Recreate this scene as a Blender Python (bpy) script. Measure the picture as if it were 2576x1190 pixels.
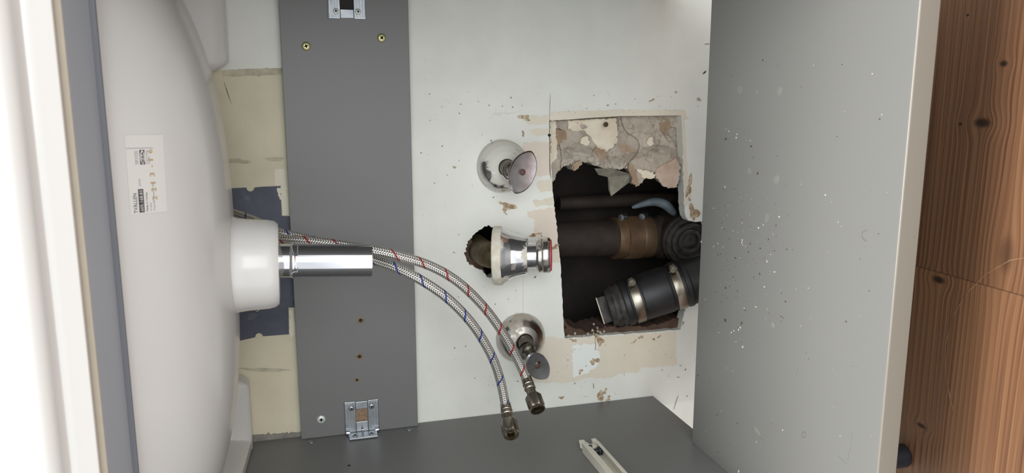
import bpy, bmesh, math, random
from mathutils import Vector, Matrix, noise
from mathutils.geometry import tessellate_polygon
from mathutils.bvhtree import BVHTree

for o in list(bpy.data.objects): bpy.data.objects.remove(o)
SC = bpy.context.scene
COL = SC.collection
random.seed(4)

# ------------------------------------------------------------------ camera
F, CX, CY = 2000.0, 1288.0, 595.0
CAM = Vector((.4394, -.9955, .4777))
RIGHT = Vector((-.0001, -.2759, -.9612)); DOWN = Vector((-.9830, -.1762, .0507)); FWD = Vector((-.1834, .9449, -.2712))
cd = bpy.data.cameras.new('camera'); cam = bpy.data.objects.new('camera', cd); COL.objects.link(cam)
m = Matrix((RIGHT, -DOWN, -FWD)).transposed().to_4x4(); m.translation = CAM; cam.matrix_world = m
cd.sensor_width = 36; cd.lens = F / 2576 * 36; cd.clip_start = .02
cd.dof.use_dof = True; cd.dof.focus_distance = .88; cd.dof.aperture_fstop = 10
SC.camera = cam

# ------------------------------------------------------------------ light and exposure
SC.view_settings.view_transform = 'Standard'; SC.view_settings.look = 'None'
SC.view_settings.exposure = -0.05; SC.view_settings.gamma = 1; SC.view_settings.use_curve_mapping = False
W = bpy.data.worlds.new('room_air'); SC.world = W; W.use_nodes = True
bg = W.node_tree.nodes['Background']; bg.inputs[0].default_value = (.95, .98, 1, 1); bg.inputs[1].default_value = 1.0
# soft room light: bright ceiling above, dimmer walls at eye level, added glow from below for the basin
_n, _l = W.node_tree.nodes, W.node_tree.links
_tc = _n.new('ShaderNodeTexCoord'); _sx = _n.new('ShaderNodeSeparateXYZ'); _cr = _n.new('ShaderNodeValToRGB'); _mr = _n.new('ShaderNodeMapRange')
_l.new(_tc.outputs['Generated'], _sx.inputs[0]); _l.new(_sx.outputs[2], _mr.inputs[0]); _mr.inputs[1].default_value = -1; _l.new(_mr.outputs[0], _cr.inputs[0]); _l.new(_cr.outputs[0], bg.inputs[0])
_e = _cr.color_ramp.elements; _e[0].position = .0; _e[1].position = 1.0
for p_ in (.38, .46, .56, .68): _e.new(p_)
for el, k_ in zip(_e, (1.75, 1.75, 1.15, 1.2, 2.1, 2.1)): el.color = (.95 * k_, .98 * k_, 1.0 * k_, 1)
def area(name, loc, target, sx, sy, power, col):
    l = bpy.data.lights.new(name, 'AREA'); l.shape = 'RECTANGLE'; l.size = sx; l.size_y = sy; l.energy = power; l.color = col
    o = bpy.data.objects.new(name, l); COL.objects.link(o); o.location = loc
    o.rotation_euler = (Vector(target) - Vector(loc)).to_track_quat('-Z', 'Y').to_euler(); return o
area('ceiling_lamp', (.35, -1.2, 2.3), (.3, -.9, 0), 1.2, .8, 104, (1, .975, .93))
area('low_front_fill', (1.0, -2.4, .5), (.3, 0, .3), 1.3, 1.1, 26, (.93, .98, 1))  # unseen fill light added low in front to brighten basin underside and interior

# ------------------------------------------------------------------ helpers
def ray(u, v): return FWD + RIGHT * ((u - CX) / F) + DOWN * ((v - CY) / F)
def onY(u, v, Y=0.0): d = ray(u, v); return CAM + d * ((Y - CAM.y) / d.y)
def onX(u, v, X): d = ray(u, v); return CAM + d * ((X - CAM.x) / d.x)
def onZ(u, v, Z): d = ray(u, v); return CAM + d * ((Z - CAM.z) / d.z)

def tag(o, label=None, cat=None, group=None, kind=None):
    for k, v in (('label', label), ('category', cat), ('group', group), ('kind', kind)):
        if v: o[k] = v
    return o
def thing(name, loc, label, cat, group=None):
    o = bpy.data.objects.new(name, None); o.empty_display_size = .02; COL.objects.link(o); o.location = loc
    return tag(o, label, cat, group)
def origin(o):
    p = Vector((0, 0, 0))
    while o: p += o.location; o = o.parent
    return p
def mk(name, vf, mat, parent=None, smooth=False, bevel=0, loc=None, kind=None, bseg=2):
    """one mesh object from world-space (verts, faces[, uvs])"""
    vs, fs = vf[0], vf[1]
    o = bpy.data.objects.new(name, bpy.data.meshes.new(name)); COL.objects.link(o)
    if parent: o.parent = parent
    if loc is not None: o.location = Vector(loc) - (origin(parent) if parent else Vector((0, 0, 0)))
    og = origin(o)
    o.data.from_pydata([tuple(Vector(v) - og) for v in vs], [], [tuple(f) for f in fs])
    if len(vf) > 2:
        uvl = o.data.uv_layers.new(name='UVMap')
        for p in o.data.polygons:
            for li, uv in zip(p.loop_indices, vf[2][p.index]): uvl.data[li].uv = uv
    bm = bmesh.new(); bm.from_mesh(o.data); bmesh.ops.recalc_face_normals(bm, faces=bm.faces); bm.to_mesh(o.data); bm.free()
    if smooth:
        for p in o.data.polygons: p.use_smooth = True
        try: o.data.set_sharp_from_angle(angle=math.radians(38))
        except Exception: pass
    if mat: o.data.materials.append(mat)
    if bevel:
        b = o.modifiers.new('bevel', 'BEVEL'); b.width = bevel; b.segments = bseg; b.limit_method = 'ANGLE'
    if kind: o['kind'] = kind
    return o
def join(*vfs):
    V, Fc = [], []
    for v, f in [x[:2] for x in vfs]:
        n = len(V); V += [Vector(a) for a in v]; Fc += [tuple(i + n for i in q) for q in f]
    return V, Fc
def box(a, b):
    (x0, y0, z0), (x1, y1, z1) = a, b
    v = [(x0, y0, z0), (x1, y0, z0), (x1, y1, z0), (x0, y1, z0), (x0, y0, z1), (x1, y0, z1), (x1, y1, z1), (x0, y1, z1)]
    return v, [(0, 3, 2, 1), (4, 5, 6, 7), (0, 1, 5, 4), (1, 2, 6, 5), (2, 3, 7, 6), (3, 0, 4, 7)]
def frame(d, up=None):
    d = Vector(d).normalized(); up = Vector(up or (0, 0, 1))
    if abs(d.dot(up)) > .98: up = Vector((1, 0, 0))
    a = up.cross(d).normalized(); return a, d.cross(a).normalized(), d
def obox(c, ax, s):
    """oriented box: centre, (a,b,d) axes, half sizes"""
    c = Vector(c); v, f = box((-1, -1, -1), (1, 1, 1))
    return [c + ax[0] * p[0] * s[0] + ax[1] * p[1] * s[1] + ax[2] * p[2] * s[2] for p in v], f
def lathe(prof, o, d, seg=48, up=None, closed=False, wob=None):
    a, b, d = frame(d, up); o = Vector(o); V, Fc = [], []
    for i, (r, h) in enumerate(prof):
        for k in range(seg):
            t = 2 * math.pi * k / seg; rr = max(r, 1e-5) * (wob(t, i) if wob else 1)
            V.append(o + d * h + (a * math.cos(t) + b * math.sin(t)) * rr)
    n = len(prof)
    for i in range(n if closed else n - 1):
        j = (i + 1) % n
        for k in range(seg):
            k2 = (k + 1) % seg; Fc.append((i * seg + k, i * seg + k2, j * seg + k2, j * seg + k))
    return V, Fc
def rounded(prof, r=.0006):
    """softens the corners of a lathe profile"""
    out = [prof[0]]
    for p, q, s in zip(prof, prof[1:], prof[2:]):
        P, Q, S = Vector(p), Vector(q), Vector(s); l1, l2 = (P - Q).length, (S - Q).length
        k = min(r, l1 * .4, l2 * .4)
        if k < 1e-6: out.append(q); continue
        A = Q + (P - Q).normalized() * k; B = Q + (S - Q).normalized() * k
        out += [tuple(A), tuple((A + B) * .25 + Q * .5), tuple(B)]
    return out + [prof[-1]]
def spline(pts, n=10):
    pts = [Vector(p) for p in pts]; P = [pts[0] * 2 - pts[1]] + pts + [pts[-1] * 2 - pts[-2]]; out = []
    for i in range(1, len(P) - 2):
        a, b, c, d = P[i - 1:i + 3]
        for k in range(n):
            t = k / n; out.append(.5 * ((2 * b) + (c - a) * t + (2 * a - 5 * b + 4 * c - d) * t * t + (3 * b - a - 3 * c + d) * t ** 3))
    return out + [pts[-1]]
def tube(pts, r, seg=20):
    pts = [Vector(p) for p in pts]; rr = r if callable(r) else (lambda t: r)
    V, Fc, UV = [], [], []; up = Vector((0, 1, 0)); L = 0; Ls = []
    for i, p in enumerate(pts):
        d = (pts[min(i + 1, len(pts) - 1)] - pts[max(i - 1, 0)]).normalized()
        a = up - d * up.dot(d)
        if a.length < .05: a = Vector((1, 0, 0)) - d * d.x
        a.normalize(); b = d.cross(a); up = a
        if i: L += (p - pts[i - 1]).length
        Ls.append(L)
        for k in range(seg):
            t = 2 * math.pi * k / seg; V.append(p + (a * math.cos(t) + b * math.sin(t)) * rr(i / (len(pts) - 1)))
    for i in range(len(pts) - 1):
        for k in range(seg):
            k2 = (k + 1) % seg; Fc.append((i * seg + k, i * seg + k2, (i + 1) * seg + k2, (i + 1) * seg + k))
            UV.append(((k / seg, Ls[i]), ((k + 1) / seg, Ls[i]), ((k + 1) / seg, Ls[i + 1]), (k / seg, Ls[i + 1])))
    Fc.append(tuple(range(seg))); UV.append([(0, 0)] * seg)
    n = (len(pts) - 1) * seg; Fc.append(tuple(n + k for k in range(seg))); UV.append([(0, L)] * seg)
    return V, Fc, UV
def prism(out, n, thick):
    """solid from a (possibly concave) outline of 3-D points, extruded along n"""
    out = [Vector(p) for p in out]; n = Vector(n).normalized() * thick; N = len(out)
    a, b, _ = frame(n); tri = tessellate_polygon([[Vector((p.dot(a), p.dot(b), 0)) for p in out]])
    V = out + [p + n for p in out]; Fc = [tuple(t) for t in tri] + [tuple(i + N for i in t) for t in tri]
    Fc += [(i, (i + 1) % N, (i + 1) % N + N, i + N) for i in range(N)]
    return V, Fc
def rough_edge(pts, step=6, amp=1.5, seed=0, closed=True):
    """subdivide a pixel outline and roughen it"""
    rnd = random.Random(seed); out = []; N = len(pts)
    for i in range(N if closed else N - 1):
        (x0, y0), (x1, y1) = pts[i], pts[(i + 1) % N]; l = math.hypot(x1 - x0, y1 - y0); k = max(1, int(l / step))
        for j in range(k):
            t = j / k; nx, ny = (y0 - y1) / (l + 1e-6), (x1 - x0) / (l + 1e-6); a = rnd.gauss(0, amp) if j else rnd.gauss(0, amp * .4)
            out.append((x0 + (x1 - x0) * t + nx * a, y0 + (y1 - y0) * t + ny * a))
    return out
def blob(u, v, ru, rv, seed=0, rot=0, n=18, amp=.35):
    rnd = random.Random(seed); out = []; ph = [rnd.uniform(0, 6.3) for _ in range(4)]
    for k in range(n):
        t = 2 * math.pi * k / n
        r = 1 + amp * (.5 * math.sin(2 * t + ph[0]) + .4 * math.sin(3 * t + ph[1]) + .3 * math.sin(5 * t + ph[2])) + rnd.uniform(-.12, .12) * amp
        x, y = ru * r * math.cos(t), rv * r * math.sin(t)
        out.append((u + x * math.cos(rot) - y * math.sin(rot), v + x * math.sin(rot) + y * math.cos(rot)))
    return out
def streak(pts, w, seed=0):
    rnd = random.Random(seed); L, R = [], []
    for i, p in enumerate(pts):
        a, b = pts[max(i - 1, 0)], pts[min(i + 1, len(pts) - 1)]; dx, dy = b[0] - a[0], b[1] - a[1]; l = math.hypot(dx, dy) + 1e-6
        h = w * .5 * rnd.uniform(.4, 1.3) * (.35 if i in (0, len(pts) - 1) else 1)
        L.append((p[0] - dy / l * h, p[1] + dx / l * h)); R.append((p[0] + dy / l * h, p[1] - dx / l * h))
    return L + R[::-1]

# ------------------------------------------------------------------ materials
def srgb(r, g, b):
    f = lambda c: (c / 255 / 12.92) if c / 255 <= .04045 else ((c / 255 + .055) / 1.055) ** 2.4
    return (f(r), f(g), f(b), 1)
def mat(name, col, rough=.5, metal=0, spec=.5, coat=0, var=None, vscale=8, vstretch=(1, 1, 1), bump=0, bscale=40, mask=None, detail=6, sss=0):
    """principled material; var = second colour mixed in by noise; mask = (colour, rough, metal, scale, lo, hi) patches"""
    M = bpy.data.materials.new(name); M.use_nodes = True; nt = M.node_tree; p = nt.nodes['Principled BSDF']; N, L = nt.nodes, nt.links
    p.inputs['Base Color'].default_value = col; p.inputs['Roughness'].default_value = rough; p.inputs['Metallic'].default_value = metal
    p.inputs['Specular IOR Level'].default_value = spec; p.inputs['Coat Weight'].default_value = coat; p.inputs['Coat Roughness'].default_value = .08
    tc = N.new('ShaderNodeTexCoord'); mp = N.new('ShaderNodeMapping'); L.new(tc.outputs['Object'], mp.inputs[0]); mp.inputs['Scale'].default_value = vstretch
    def ns(scale, det=detail, stretch=True):
        n = N.new('ShaderNodeTexNoise'); n.inputs['Scale'].default_value = scale; n.inputs['Detail'].default_value = det; n.inputs['Roughness'].default_value = .6
        L.new(mp.outputs[0] if stretch else tc.outputs['Object'], n.inputs['Vector']); return n
    def ramp(src, lo, hi):
        r = N.new('ShaderNodeMapRange'); r.inputs['From Min'].default_value = lo; r.inputs['From Max'].default_value = hi; L.new(src, r.inputs[0]); return r.outputs[0]
    def mix(fac, a, b):
        x = N.new('ShaderNodeMix'); x.data_type = 'RGBA'; L.new(fac, x.inputs[0])
        for s, q in ((a, 6), (b, 7)):
            if isinstance(s, tuple): x.inputs[q].default_value = s
            else: L.new(s, x.inputs[q])
        return x.outputs[2]
    c = col
    if var is not None: c = mix(ramp(ns(vscale).outputs[0], .35, .68), c, var)
    if mask:
        mc, mr, mm, ms, lo, hi = mask; f = ramp(ns(ms).outputs[0], lo, hi); c = mix(f, c, mc)
        for inp, a, b in (('Roughness', rough, mr), ('Metallic', metal, mm)):
            r = N.new('ShaderNodeMapRange'); L.new(f, r.inputs[0]); r.inputs['To Min'].default_value = a; r.inputs['To Max'].default_value = b; L.new(r.outputs[0], p.inputs[inp])
    if not isinstance(c, tuple): L.new(c, p.inputs['Base Color'])
    if bump:
        b = N.new('ShaderNodeBump'); b.inputs['Strength'].default_value = bump; b.inputs['Distance'].default_value = .001; L.new(ns(bscale).outputs[0], b.inputs['Height']); L.new(b.outputs[0], p.inputs['Normal'])
    return M
GREY = srgb(111, 111, 109)
MT = dict(
    wall=mat('white_painted_wall', srgb(226, 226, 218), .55, var=srgb(214, 214, 205), vscale=9, bump=.25, bscale=120, mask=(srgb(196, 190, 172), .6, 0, 26, .66, .8)),
    cream=mat('old_cream_paint', srgb(208, 199, 174), .6, var=srgb(196, 187, 162), vscale=14, bump=.3, bscale=150),
    cream2=mat('pale_cream_paint', srgb(220, 211, 194), .6, var=srgb(212, 203, 184), vscale=16, bump=.2, bscale=150),
    pink=mat('pinkish_cream_paint', srgb(222, 208, 193), .6, var=srgb(214, 202, 186), vscale=18, bump=.2, bscale=150),
    whiteflake=mat('white_filler', srgb(228, 230, 226), .6, bump=.3, bscale=200),
    concrete=mat('grey_mortar', srgb(142, 138, 130), .85, var=srgb(112, 108, 102), vscale=60, bump=.6, bscale=200),
    smear=mat('grey_smear', srgb(160, 152, 134), .7, var=srgb(200, 191, 166), vscale=45),
    rust=mat('brown_rust_stain', srgb(128, 90, 54), .8, var=srgb(206, 194, 168), vscale=170, bump=.5, bscale=300),
    dirt=mat('dark_dirt', srgb(52, 42, 34), .9, var=srgb(84, 66, 48), vscale=200),
    speck=mat('brownish_specks', srgb(112, 100, 86), .8, var=srgb(70, 60, 50), vscale=30),
    woodscratch=mat('pale_scratch', srgb(140, 108, 80), .6, var=srgb(92, 62, 42), vscale=40),
    faint=mat('faint_dirt', srgb(226, 226, 218), .55, var=srgb(206, 201, 187), vscale=70, bump=.2, bscale=150),
    grey=mat('grey_foil_board', GREY, .42, spec=.45, bump=.03, bscale=900),
    railgrey=mat('pale_grey_board', srgb(172, 178, 187), .5, bump=.03, bscale=700),  # front rail board, paler than the rest of the carcass
    edge=mat('grey_edge_band', srgb(110, 105, 97), .3, bump=.03, bscale=500),
    edgelight=mat('pale_edge_band', srgb(152, 140, 124), .6, var=srgb(146, 134, 118), vscale=40, bump=.1, bscale=300),
    lip=mat('slate_shadow_gap', srgb(101, 102, 108), .5),  # slate tone stands for the shade in the gap behind the front rail
    ceramic=mat('glazed_white_ceramic', srgb(204, 201, 197), .22, spec=.5, coat=.12, bump=.02, bscale=25),
    chrome=mat('polished_chrome', srgb(215, 215, 220), .07, 1, bump=.02, bscale=60),
    chromeworn=mat('worn_chrome', srgb(200, 198, 198), .16, 1, bump=.15, bscale=90, mask=(srgb(206, 203, 193), .6, 0, 22, .45, .49)),
    chromeworn2=mat('stained_chrome', srgb(188, 184, 178), .2, 1, bump=.2, bscale=90, mask=(srgb(168, 158, 142), .65, 0, 38, .52, .62)),
    dullmetal=mat('dull_grey_metal', srgb(128, 124, 116), .38, 1, var=srgb(96, 88, 76), vscale=60, bump=.2, bscale=150),
    nickel=mat('nickel_plate', srgb(176, 168, 156), .26, 1, bump=.05, bscale=200),
    zinc=mat('zinc_plate', srgb(176, 180, 184), .42, 1, var=srgb(150, 154, 158), vscale=80),
    steelband=mat('stainless_band', srgb(160, 154, 142), .32, 1, var=srgb(128, 120, 106), vscale=50, vstretch=(1, 1, .2)),
    brasspl=mat('yellow_passivated_zinc', srgb(192, 186, 138), .4, .8),
    handle1=mat('scuffed_handle_plate', srgb(186, 180, 184), .22, 1, var=srgb(160, 152, 152), vscale=60, bump=.15, bscale=150),
    handle2=mat('grey_handle_plate', srgb(176, 176, 178), .3, .85, var=srgb(150, 150, 152), vscale=60, bump=.1, bscale=150),
    rustscrew=mat('brown_rusty_screw', srgb(92, 66, 58), .6, .2, bump=.3, bscale=300),
    brass=mat('tarnished_brass', srgb(104, 92, 66), .6, .5, var=srgb(62, 54, 40), vscale=60, bump=.4, bscale=120),
    recess=mat('dark_recess', srgb(34, 32, 30), .8),
    screwwhite=mat('white_screw_cap', srgb(206, 210, 204), .4, .3),
    chip=mat('raw_particle_board', srgb(150, 128, 104), .9, var=srgb(112, 92, 72), vscale=300, bump=.5, bscale=400),
    plate=mat('blue_black_board', srgb(64, 67, 80), .6, var=srgb(80, 83, 96), vscale=24, bump=.3, bscale=120, mask=(srgb(104, 106, 116), .7, 0, 40, .62, .75)),
    plaster=mat('broken_plaster', srgb(196, 184, 170), .95, var=srgb(150, 134, 118), vscale=55, bump=1, bscale=170, mask=(srgb(170, 138, 108), .95, 0, 34, .56, .68), detail=10),
    plasterpaint=mat('cream_painted_plaster', srgb(224, 214, 194), .65, var=srgb(206, 190, 166), vscale=40, bump=.3, bscale=100),
    pinkplaster=mat('pinkish_plaster', srgb(196, 176, 160), .9, var=srgb(176, 152, 132), vscale=50, bump=.5, bscale=150),
    tanplaster=mat('tan_plaster', srgb(166, 144, 120), .95, var=srgb(140, 118, 96), vscale=70, bump=.6, bscale=150),
    rimpaint=mat('chipped_white_paint', srgb(224, 220, 206), .6, var=srgb(196, 186, 164), vscale=70, bump=.4, bscale=150),
    insul=mat('dusty_grey_cloth', srgb(150, 146, 130), .95, var=srgb(112, 106, 94), vscale=50, bump=.8, bscale=200),
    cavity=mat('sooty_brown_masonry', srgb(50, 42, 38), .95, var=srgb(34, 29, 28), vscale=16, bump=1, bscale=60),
    brownboard=mat('brown_board_edge', srgb(92, 70, 56), .9, var=srgb(62, 46, 38), vscale=40, bump=.6, bscale=140),
    iron=mat('brown_cast_iron', srgb(54, 43, 36), .75, .1, var=srgb(36, 29, 26), vscale=40, bump=.5, bscale=150),
    bronze=mat('bronze_band', srgb(116, 92, 68), .5, .4, var=srgb(84, 66, 50), vscale=40, bump=.2, bscale=120),
    clampscrew=mat('dull_zinc_screw', srgb(150, 146, 132), .45, .6, var=srgb(110, 104, 90), vscale=80),
    rubber=mat('black_rubber', srgb(22, 23, 25), .5, var=srgb(36, 36, 37), vscale=30, bump=.2, bscale=120),
    rubberdusty=mat('dusty_black_rubber', srgb(30, 29, 28), .6, var=srgb(70, 66, 62), vscale=90, bump=.4, bscale=150),
    bluegrey=mat('blue_grey_film', srgb(96, 108, 114), .6, var=srgb(70, 78, 82), vscale=60),
    runner=mat('cream_enamelled_steel', srgb(216, 211, 196), .35, spec=.5, var=srgb(208, 203, 188), vscale=20),
    black=mat('black_plastic', srgb(26, 27, 33), .4),
    paper=mat('white_label_paper', srgb(212, 209, 203), .55),
    ink=mat('black_ink', srgb(52, 52, 58), .6),
    inkgrey=mat('grey_ink', srgb(140, 138, 138), .6),
    inkyellow=mat('ochre_stamp_ink', srgb(176, 150, 100), .6),
    red=mat('red_rubber', srgb(190, 70, 84), .6),
    flake=mat('white_plaster_crumb', srgb(186, 184, 174), .8),
    hair=mat('brown_hair', srgb(112, 104, 94), .7),
    smudge=mat('pale_smudge', srgb(124, 124, 120), .5, var=srgb(116, 116, 114), vscale=200),
)
def braid(name, thread):
    M = bpy.data.materials.new(name); M.use_nodes = True; nt = M.node_tree; p = nt.nodes['Principled BSDF']; N, L = nt.nodes, nt.links
    def m(op, a, b=None, c=None):
        n = N.new('ShaderNodeMath'); n.operation = op
        for i, x in enumerate((a, b, c)):
            if x is None: continue
            if isinstance(x, (int, float)): n.inputs[i].default_value = x
            else: L.new(x, n.inputs[i])
        return n.outputs[0]
    uv = N.new('ShaderNodeUVMap'); uv.uv_map = 'UVMap'; s = N.new('ShaderNodeSeparateXYZ'); L.new(uv.outputs[0], s.inputs[0]); U, V = s.outputs[0], s.outputs[1]
    tri = m('PINGPONG', m('MULTIPLY', U, 10), 1); ph = m('ADD', m('MULTIPLY', V, 1 / .0026), m('MULTIPLY', tri, .95)); fr = m('FRACT', ph)
    hump = m('SINE', m('MULTIPLY', fr, math.pi)); edge = m('SINE', m('MULTIPLY', tri, math.pi))
    wire = m('MULTIPLY', m('GREATER_THAN', hump, .42), m('GREATER_THAN', edge, .22))
    hel = m('FRACT', m('SUBTRACT', m('MULTIPLY', V, 1 / .031), U)); th = m('MULTIPLY', m('LESS_THAN', hel, .09), wire)
    def mix(f, a, b):
        x = N.new('ShaderNodeMix'); x.data_type = 'RGBA'; L.new(f, x.inputs[0])
        for sck, q in ((a, 6), (b, 7)):
            if isinstance(sck, tuple): x.inputs[q].default_value = sck
            else: L.new(sck, x.inputs[q])
        return x.outputs[2]
    L.new(mix(th, mix(wire, srgb(38, 36, 34), srgb(232, 228, 220)), thread), p.inputs['Base Color'])
    L.new(m('MULTIPLY', m('SUBTRACT', wire, th), .75), p.inputs['Metallic']); p.inputs['Roughness'].default_value = .34
    b = N.new('ShaderNodeBump'); b.inputs['Strength'].default_value = .6; b.inputs['Distance'].default_value = .0006; L.new(m('MULTIPLY', hump, edge), b.inputs['Height']); L.new(b.outputs[0], p.inputs['Normal'])
    return M
MT['braid_red'] = braid('steel_braid_red_thread', srgb(176, 40, 44)); MT['braid_blue'] = braid('steel_braid_blue_thread', srgb(38, 66, 150))

FZ = -.14   # floor level
def wood():
    M = bpy.data.materials.new('stained_pine_boards'); M.use_nodes = True; nt = M.node_tree; p = nt.nodes['Principled BSDF']; N, L = nt.nodes, nt.links
    def m(op, a, b=None, c=None):
        n = N.new('ShaderNodeMath'); n.operation = op
        for i, x in enumerate((a, b, c)):
            if x is None: continue
            if isinstance(x, (int, float)): n.inputs[i].default_value = x
            else: L.new(x, n.inputs[i])
        return n.outputs[0]
    g = N.new('ShaderNodeNewGeometry'); s = N.new('ShaderNodeSeparateXYZ'); L.new(g.outputs['Position'], s.inputs[0]); X, Y = s.outputs[0], s.outputs[1]
    seam = onZ(2440, 707, FZ).x
    side = m('LESS_THAN', X, seam); yy = m('ADD', Y, m('MULTIPLY', side, .043))
    dark = None
    knots = [(2471, 309, 13, 11), (2362, 704, 11, 9), (2318, 1071, 9, 6), (2525, 160, 6, 7), (2531, 640, 12, 40), (2416, 312, 3, 4), (2434, 38, 3, 3)]
    for (u, v, rz, rx) in knots:
        c = onZ(u, v, FZ); sx = rx / 2700; sy = rz / 1500
        dx = m('SUBTRACT', X, c.x); dy = m('SUBTRACT', Y, c.y)
        e = m('EXPONENT', m('MULTIPLY', m('ADD', m('POWER', m('DIVIDE', dx, sx * 3), 2), m('POWER', m('DIVIDE', dy, sy * 2.2), 2)), -1))
        yy = m('SUBTRACT', yy, m('MULTIPLY', e, m('MULTIPLY', dy, .75)))
        k = m('EXPONENT', m('MULTIPLY', m('POWER', m('ADD', m('POWER', m('DIVIDE', dx, sx), 2), m('POWER', m('DIVIDE', dy, sy), 2)), 2), -.7))
        if u == 2531: k = m('MULTIPLY', k, .45)
        dark = k if dark is None else m('MAXIMUM', dark, k)
    cv = N.new('ShaderNodeCombineXYZ'); L.new(m('MULTIPLY', X, .55), cv.inputs[0]); L.new(m('MULTIPLY', yy, 9), cv.inputs[1]); L.new(m('MULTIPLY', side, 3.7), cv.inputs[2])
    n1 = N.new('ShaderNodeTexNoise'); L.new(cv.outputs[0], n1.inputs[0]); n1.inputs['Scale'].default_value = 2.2; n1.inputs['Detail'].default_value = 2
    warp = m('ADD', m('MULTIPLY', yy, 1), m('MULTIPLY', n1.outputs[0], .022))
    wv = m('SINE', m('MULTIPLY', warp, 1000)); wv = m('POWER', m('MULTIPLY_ADD', wv, .5, .5), 2.2)
    n2 = N.new('ShaderNodeTexNoise'); cv2 = N.new('ShaderNodeCombineXYZ'); L.new(m('MULTIPLY', X, 2), cv2.inputs[0]); L.new(m('MULTIPLY', yy, 300), cv2.inputs[1]); L.new(side, cv2.inputs[2])
    L.new(cv2.outputs[0], n2.inputs[0]); n2.inputs['Scale'].default_value = 2; n2.inputs['Detail'].default_value = 5
    n3 = N.new('ShaderNodeTexNoise'); L.new(cv.outputs[0], n3.inputs[0]); n3.inputs['Scale'].default_value = 1.1; n3.inputs['Detail'].default_value = 3
    def mix(f, a, b):
        x = N.new('ShaderNodeMix'); x.data_type = 'RGBA'; L.new(f, x.inputs[0])
        for sck, q in ((a, 6), (b, 7)):
            if isinstance(sck, tuple): x.inputs[q].default_value = sck
            else: L.new(sck, x.inputs[q])
        return x.outputs[2]
    n4 = N.new('ShaderNodeTexNoise'); cv4 = N.new('ShaderNodeCombineXYZ'); L.new(m('MULTIPLY', X, 1.1), cv4.inputs[0]); L.new(m('MULTIPLY', yy, 130), cv4.inputs[1]); L.new(m('MULTIPLY', side, 2.3), cv4.inputs[2])
    L.new(cv4.outputs[0], n4.inputs[0]); n4.inputs['Scale'].default_value = 1.5; n4.inputs['Detail'].default_value = 3; n4.inputs['Roughness'].default_value = .65
    st = N.new('ShaderNodeMapRange'); L.new(n4.outputs[0], st.inputs[0]); st.inputs[1].default_value = .48; st.inputs[2].default_value = .72; st.inputs[4].default_value = .75
    lo, hi = N.new('ShaderNodeMapRange'), N.new('ShaderNodeMapRange')
    L.new(n2.outputs[0], lo.inputs[0]); lo.inputs[1].default_value = .35; lo.inputs[2].default_value = .7
    L.new(n3.outputs[0], hi.inputs[0]); hi.inputs[1].default_value = .35; hi.inputs[2].default_value = .65
    c = mix(hi.outputs[0], srgb(112, 78, 54), srgb(84, 56, 41))
    c = mix(m('MULTIPLY', wv, m('MULTIPLY_ADD', hi.outputs[0], .28, .06)), c, srgb(52, 32, 23)); c = mix(st.outputs[0], c, srgb(50, 31, 23)); c = mix(m('MULTIPLY', lo.outputs[0], .5), c, srgb(126, 92, 62)); c = mix(m('MULTIPLY', dark, .92), c, srgb(26, 18, 15))
    ds = m('ABSOLUTE', m('SUBTRACT', X, seam)); sl = m('LESS_THAN', ds, .0006)
    c = mix(m('MULTIPLY', sl, .55), c, srgb(40, 26, 20)); L.new(c, p.inputs['Base Color'])
    L.new(m('MULTIPLY_ADD', lo.outputs[0], .2, .38), p.inputs['Roughness']); p.inputs['Specular IOR Level'].default_value = .35
    b = N.new('ShaderNodeBump'); b.inputs['Strength'].default_value = .35; b.inputs['Distance'].default_value = .001; L.new(wv, b.inputs['Height']); L.new(b.outputs[0], p.inputs['Normal'])
    return M
MT['wood'] = wood()
def cracked_plaster():
    M = mat('broken_plaster', srgb(186, 176, 162), .95, var=srgb(158, 146, 132), vscale=30, bump=.5, bscale=120, mask=(srgb(160, 128, 98), .95, 0, 20, .58, .70), detail=10)
    nt = M.node_tree; N, L = nt.nodes, nt.links; p = N['Principled BSDF']; src = p.inputs['Base Color'].links[0].from_socket
    tc = N.new('ShaderNodeTexCoord'); ns = N.new('ShaderNodeTexNoise'); ns.inputs['Scale'].default_value = 60; L.new(tc.outputs['Object'], ns.inputs[0])
    ad = N.new('ShaderNodeVectorMath'); ad.operation = 'MULTIPLY_ADD'; L.new(ns.outputs['Color'], ad.inputs[0]); ad.inputs[1].default_value = (.034, .034, .034); L.new(tc.outputs['Object'], ad.inputs[2])
    vo = N.new('ShaderNodeTexVoronoi'); vo.feature = 'DISTANCE_TO_EDGE'; vo.inputs['Scale'].default_value = 30; L.new(ad.outputs[0], vo.inputs['Vector'])
    r = N.new('ShaderNodeMapRange'); L.new(vo.outputs[0], r.inputs[0]); r.inputs[1].default_value = 0; r.inputs[2].default_value = .03; r.inputs[3].default_value = .5; r.inputs[4].default_value = 0
    x = N.new('ShaderNodeMix'); x.data_type = 'RGBA'; L.new(r.outputs[0], x.inputs[0]); L.new(src, x.inputs[6]); x.inputs[7].default_value = srgb(84, 72, 62); L.new(x.outputs[2], p.inputs['Base Color']); return M
MT['plaster'] = cracked_plaster()

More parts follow.
